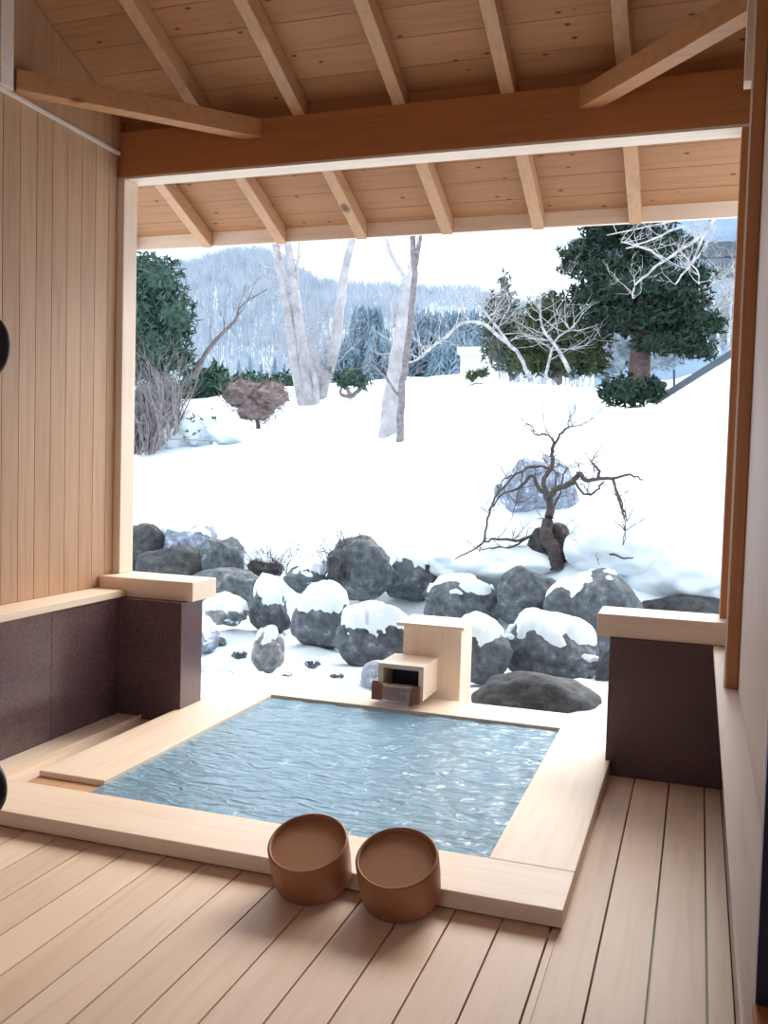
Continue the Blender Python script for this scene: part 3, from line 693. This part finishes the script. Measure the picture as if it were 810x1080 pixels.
# curved dark branch tree
t = empty('leaning_tree', at(206,395,15.5), 'thin dark tree arching up to the right out of the left conifer', 'tree')
mb = MB(); pp = poly(mb, [at(205,400,15.5),at(216,374,15.5),at(232,354,15.5),at(248,338,15.5),at(255,322,15.5),at(282,305,15.5)], .055, .012, 6)
for i in (6,9,12,14,17): grow(mb, pp[i], (rng.uniform(-.4,.6),0,.9), .5, .012, 2, .6)
mb.build('limbs', M['bark'], parent=t, smooth=True)

# --- multi-stemmed bare tree
def limb_tree(name, base, stems, label, mat, twigs=0, tl=.7, tr=.012, Y=17, depth=2, cat='tree', dz=None):
    t = empty(name, at(*base), label, cat)
    mb = MB(); tips = []
    for pts, r0, r1 in stems:
        o = poly(mb, [at(p[0], p[1], (p[2] if len(p) > 2 else Y)) for p in pts], r0, r1, 8, wob=.006); tips.append(o)
    mb.build('trunk', M[mat], parent=t, smooth=True)
    if twigs:
        mb = MB()
        for o in tips:
            for k in range(twigs):
                i = int(rng.integers(len(o)//4, len(o))); d = Vector((rng.normal(0,.7), rng.normal(0,.5), rng.uniform(.0,1)))
                grow(mb, o[i], d, tl*rng.uniform(.5,1.2), tr, depth, .55, .2, 5, 4, 3)
        mb.build('twigs', M[mat], parent=t)
    return t
limb_tree('bare_tree', (328,425,17.4), [([(324,436),(314,395),(308,350),(300,310),(290,252),(284,220)], .15,.06), ([(328,436),(322,390),(316,350),(310,300),(302,250),(298,215)], .14,.06),
   ([(318,400),(300,330),(295,290)],.05,.02), ([(318,345),(313,300),(316,255)],.04,.02),([(333,436),(332,405),(325,385),(305,372)],.09,.03)], 'pale bare tree with two close stems at the left of the twin trunks', 'bark_pale', 9, .9, .014, 17.4)
limb_tree('bare_tree', (342,424,17.8), [([(335,434),(342,400),(352,370),(357,335),(362,295),(372,250),(378,215)], .15,.06), ([(345,400),(335,385),(322,370)],.05,.02), ([(340,410),(350,395),(352,380)],.06,.02)], 'pale bare trunk leaning right under the third rafter tail', 'bark_pale', 9, .8, .014, 17.8)
limb_tree('birch_tree', (411,455,13), [([(409,468),(413,420),(420,375),(426,330),(430,300),(428,292)], .145,.07), ([(428,296),(412,268),(405,244),(400,215)],.035,.02),([(430,300),(436,270),(434,240)],.05,.03),([(415,345),(414,325),(411,305)],.03,.012),([(412,268),(408,255)],.02,.01)],
   'thick pale birch trunk standing on the snow slope in the middle', 'bark_pale', 3, .6, .01, 13)
limb_tree('bare_tree', (422,470,12.4), [([(422,476),(423,425),(428,380),(434,330),(437,290),(435,245),(435,215)], .055,.035), ([(437,288),(442,262),(444,240),(446,215)],.03,.018),([(422,418),(408,400),(393,385)],.022,.01)], 'slender darker bare trunk just in front of the thick pale birch', 'bark', 4, .5, .009, 12.4)
# snowy arching branch tree and frosted shrubs
limb_tree('frosted_tree', (560,402,15.8), [([(560,402),(548,375),(530,358),(508,341),(485,342),(468,358),(455,366)], .035,.022), ([(600,392),(590,370),(572,345),(570,310)],.04,.012),([(575,400),(585,360),(605,345)],.03,.01),([(540,368),(520,340),(500,318)],.03,.01),([(455,366),(442,378),(425,384)],.03,.01)],
   'bare frosted tree with an arching snow-covered bough left of the evergreens', 'twig_frost', 12, .8, .010, 15.8)
limb_tree('frosted_tree', (758,345,20), [([(758,375),(756,340),(750,300)],.04,.012),([(750,372),(740,340),(735,310)],.04,.012),([(768,372),(770,330),(772,300)],.04,.012)], 'pale twiggy frosted shrub below the blue-grey house at the right', 'twig_frost', 22, 1.0, .012, 20)
limb_tree('bare_overhanging_tree', (760,250,12), [([(770,215),(735,250),(700,275),(670,300),(668,315)],.024,.009),([(735,250),(720,240),(690,252),(660,262)],.02,.008),([(750,232),(730,275),(712,300)],.02,.008),([(700,275),(680,262),(655,255)],.018,.006),([(760,225),(700,235),(640,248)],.015,.006),([(715,262),(735,285),(738,300)],.012,.005)],
   'thin pale bare boughs reaching in front of the top of the pine', 'twig_frost', 5, .5, .005, 12)
# --- small bare tree on the rockery
Yt = 8.35
S = lambda *a: [(x, y, Yt+dz) for x, y, dz in a]
stems = [(S((588,600,.0),(584,578,-.02),(576,565,0),(579,545,.02)), .075,.05), (S((579,545,0),(580,525,0),(588,515,-.05),(604,508,-.15),(611,500,-.2),(618,507,-.25),(633,505,-.3),(650,504,-.4),(665,501,-.45),(678,506,-.5)),.036,.006),
 (S((580,530,0),(574,520,.1),(566,512,.15),(560,502,.2),(548,515,.25),(533,520,.3),(520,535,.3)),.026,.006),
 (S((579,530,0),(574,505,.1),(582,492,.1),(583,480,.1),(584,468,.1)),.024,.016), (S((584,468,.1),(594,455,.05),(602,449,.0),(613,449,.0)),.013,.004),(S((584,466,.1),(579,459,.1),(564,457,.15),(560,449,.2),(554,446,.2)),.010,.003),
 (S((604,508,-.15),(620,522,-.2),(632,515,-.25),(636,508,-.3)),.012,.006),(S((632,505,-.3),(630,495,-.3),(624,488,-.3),(628,479,-.3)),.016,.004),
 (S((646,506,-.4),(655,530,-.45),(661,550,-.5)),.013,.005),(S((649,512,-.4),(659,540,-.4),(657,575,-.4)),.008,.003),
 (S((579,560,0),(568,558,.1),(560,565,.1),(545,570,.0),(525,568,-.1),(510,572,-.2),(495,582,-.3),(480,590,-.35)),.020,.005),
 (S((560,565,.1),(540,577,0),(520,578,-.1),(505,582,-.2)),.012,.004),(S((510,572,-.2),(514,548,-.1),(522,525,0),(545,500,.1),(565,492,.1),(580,494,.1)),.010,.010),
 (S((545,500,.1),(532,505,.2),(524,520,.2),(516,540,.2)),.008,.004),(S((552,498,.1),(548,515,.1),(540,545,.1)),.007,.003),
 (S((590,556,0),(602,568,-.1),(620,578,-.2),(640,582,-.3),(655,588,-.4),(668,588,-.45)),.018,.005),(S((620,578,-.2),(632,586,-.2),(637,600,-.2)),.006,.003),
 (S((582,545,0),(590,520,.1),(594,500,.1),(598,492,.1)),.012,.005),(S((585,520,.1),(586,505,.15),(590,498,.15)),.01,.004)]
limb_tree('garden_tree', (586,604,Yt), stems, 'small gnarled dark bare tree with spreading crooked boughs growing out of the rockery', 'bark_dark', 5, .22, .0045, Yt, 1)
t = empty('dry_shrub', at(357,600,8.0), 'small dry brown shrub beside the large pointed boulder', 'bush')
mb = MB()
for k in range(16): grow(mb, at(357+rng.uniform(-6,6), 604, 7.95), (rng.normal(0,.4), rng.normal(0,.3), 1), rng.uniform(.25,.42), .006, 2, .6, .2, 4, 4, 3)
mb.build('stems', M['bark_dark'], parent=t)
t = empty('dry_shrub', at(290,600,8.45), 'small dry brown shrub right of the dark squarish boulder', 'bush')
mb = MB()
for k in range(18): grow(mb, at(288+rng.uniform(-16,16), 606, 8.4), (rng.normal(0,.6), rng.normal(0,.3), .8), rng.uniform(.18,.34), .006, 2, .6, .2, 4, 4, 3)
mb.build('stems', M['bark_dark'], parent=t)
# --- handrail, shed, house
t = empty('hand_rail', at(700,425,15.8), 'dark sloping rail with a thin post behind the snow at the right', 'rail')
MB().tube([at(690,424,15.6), at(782,366,15.6)], .055, 8).build('rail', M['house_trim'], parent=t)
MB().tube([at(711,415,15.8), at(711,390,15.8)], .02, 6).build('post', M['house_trim'], parent=t)
def bigbox(name, P0, P1, y0, y1, mat, parent=None, **k):
    return MB().box(min(P0.x,P1.x), max(P0.x,P1.x), y0, y1, min(P0.z,P1.z), max(P0.z,P1.z)).build(name, M[mat], parent=parent)
t = empty('garden_shed', at(499,392,24), 'tiny white shed with a snowy flat roof beyond the snow crest', 'shed')
bigbox('wall', at(485,400,24), at(516,372,24), 24, 25.2, 'pale_edge', t)
bigbox('roof_snow', at(483,374,23.9), at(518,366,23.9), 23.8, 25.4, 'snow', t)
t = empty('house', at(700,330,34), 'blue-grey house behind the tall pine with dark horizontal bands', 'house')
bigbox('wall', at(625,440,34), at(900,150,34), 34, 42, 'house', t)
for y0, y1 in ((262,266),(283,287)): bigbox('band', at(640,y0,33.9), at(900,y1,33.9), 33.7, 33.99, 'house_trim', t)
P0 = at(600,262,33); P1 = at(660,249,33)
MB().beam((P0.x, 33.4, P0.z), (P1.x, 33.4, P1.z), 1.2, .22).build('eave', M['house_trim'], parent=t)
P0 = at(578,256,33); P1 = at(660,241,33)
MB().beam((P0.x, 33.3, P0.z), (P1.x, 33.3, P1.z), 1.3, .16).build('roof_snow', M['snow'], parent=t)

# ---------------------------------------------------------------- far hill and forest
prof = [(-400,310),(60,306),(140,300),(205,292),(240,284),(272,283),(300,296),(330,312),(360,316),(400,316),(440,318),(490,318),(530,330),(580,345),(700,350),(1300,330)]
RY = 190.
cp = [at(x, y, RY) for x, y in prof]
hx = np.array([p.x for p in cp]); hz = np.array([p.z for p in cp])
def hill(x, y):
    t = (y-70)/(RY-70); ridge = float(np.interp(x*RY/max(y,1), hx, hz))
    t = max(0, min(1.0, t)); return -1 + (ridge+1)*(t*t*(3-2*t)*.55+.45*t) + (2.0*noise.noise(Vector((x*.03, y*.03, 2))) if t > .02 else 0)*t
xs2 = np.arange(-260, 140, 4.0); ys2 = np.concatenate([np.arange(58, RY, 4.0), [RY, RY+6, RY+20]])
vs = [(x, y, hill(x, y) if y <= RY else hill(x, RY)-(y-RY)*.6) for y in ys2 for x in xs2]; nn = len(xs2)
fs = [(j*nn+i, j*nn+i+1, (j+1)*nn+i+1, (j+1)*nn+i) for j in range(len(ys2)-1) for i in range(nn-1)]
h = MB().add(vs, fs).build('mountain_slope', M['snow'], smooth=True); tag(h, 'snowy wooded hillside far behind the garden', kind='structure')
mb = MB()
for k in range(15000):
    y = 95 + (RY-95)*rng.random()**.7; x = (-.78+.92*rng.random())*y
    z = hill(x, y)
    if noise.noise(Vector((x*.035, y*.05, 7))) < -.12 and rng.random() < .8: continue
    hh = rng.uniform(2.6, 5.5); w = rng.uniform(.5, 1.3)
    a = rng.uniform(0, 3.14); 
    vv = [(x-.10,y,z-.5),(x+.10,y,z-.5),(x,y,z+hh)]; ff = [(0,1,2)]
    for q in range(6):
        z0 = z+hh*rng.uniform(.2,.6); an = rng.uniform(0, 6.28); l_ = hh*rng.uniform(.3,.5); dx, dy = math.cos(an)*l_*.45, math.sin(an)*l_*.45
        i_ = len(vv); vv += [(x,y,z0),(x+.12,y,z0+.1),(x+dx,y+dy,z0+l_)]; ff.append((i_,i_+1,i_+2))
    mb.add(vv, ff)
tag(mb.build('bare_forest', M['far_forest']), 'bare grey-blue woodland lightened for haze, covering the distant hillside', 'forest', kind='stuff')
mb = MB()
for (x0, x1, yt, Y, n) in ((372,402,325,118,260),(388,410,345,100,120),(436,505,328,112,520),(458,520,350,90,220),(345,380,352,105,90)):
    for k in range(n):
        px = rng.uniform(x0, x1); p = at(px, yt+rng.uniform(0,34), Y+rng.uniform(-8,8)); zt = p.z; hh = rng.uniform(3.5, 6.5); w = hh*.2
        vv = []; ff = []
        for q in range(34):
            f_ = rng.random()**.75; z = zt-hh*f_; a = rng.uniform(0, 6.283); l_ = w*(.25+1.1*f_); tw = .10+.16*f_
            i_ = len(vv); ca, sa = math.cos(a), math.sin(a)
            vv += [(p.x-sa*tw, p.y+ca*tw, z+.25), (p.x+sa*tw, p.y-ca*tw, z+.25), (p.x+ca*l_, p.y+sa*l_, z-.35), (p.x, p.y, z+.7)]; ff += [(i_, i_+2, i_+3), (i_+1, i_+3, i_+2)]
        mb.add(vv, ff)
tag(mb.build('conifer_forest', M['far_conifer']), 'clumps of dark blue conifers lightened for haze on the distant hillside', 'forest', kind='stuff')

# ---------------------------------------------------------------- light
w = bpy.data.worlds.new('overcast'); bpy.context.scene.world = w; w.use_nodes = True
nt = w.node_tree; bg = nt.nodes['Background']
tc = N(nt, 'ShaderNodeTexCoord'); sep = N(nt, 'ShaderNodeSeparateXYZ'); nt.links.new(tc.outputs['Generated'], sep.inputs[0])
c = ramp(nt, sep.outputs[2], [(0,(.76,.88,1.0)),(.35,(.78,.89,1.0)),(1,(.88,.94,1.0))])
nt.links.new(c, bg.inputs[0]); bg.inputs[1].default_value = .8
sd = bpy.data.lights.new('veiled_sun', 'SUN'); sd.energy = 1.7; sd.angle = R(38); sd.color = (1,.96,.90)
so = bpy.data.objects.new('veiled_sun', sd); C.objects.link(so); so.rotation_euler = (R(-55), 0, R(-14))
sc = bpy.context.scene
sc.view_settings.view_transform = 'Standard'; sc.view_settings.look = 'None'; sc.view_settings.gamma = 1
sc.view_settings.use_curve_mapping = False
sc.view_settings.exposure = 1.6
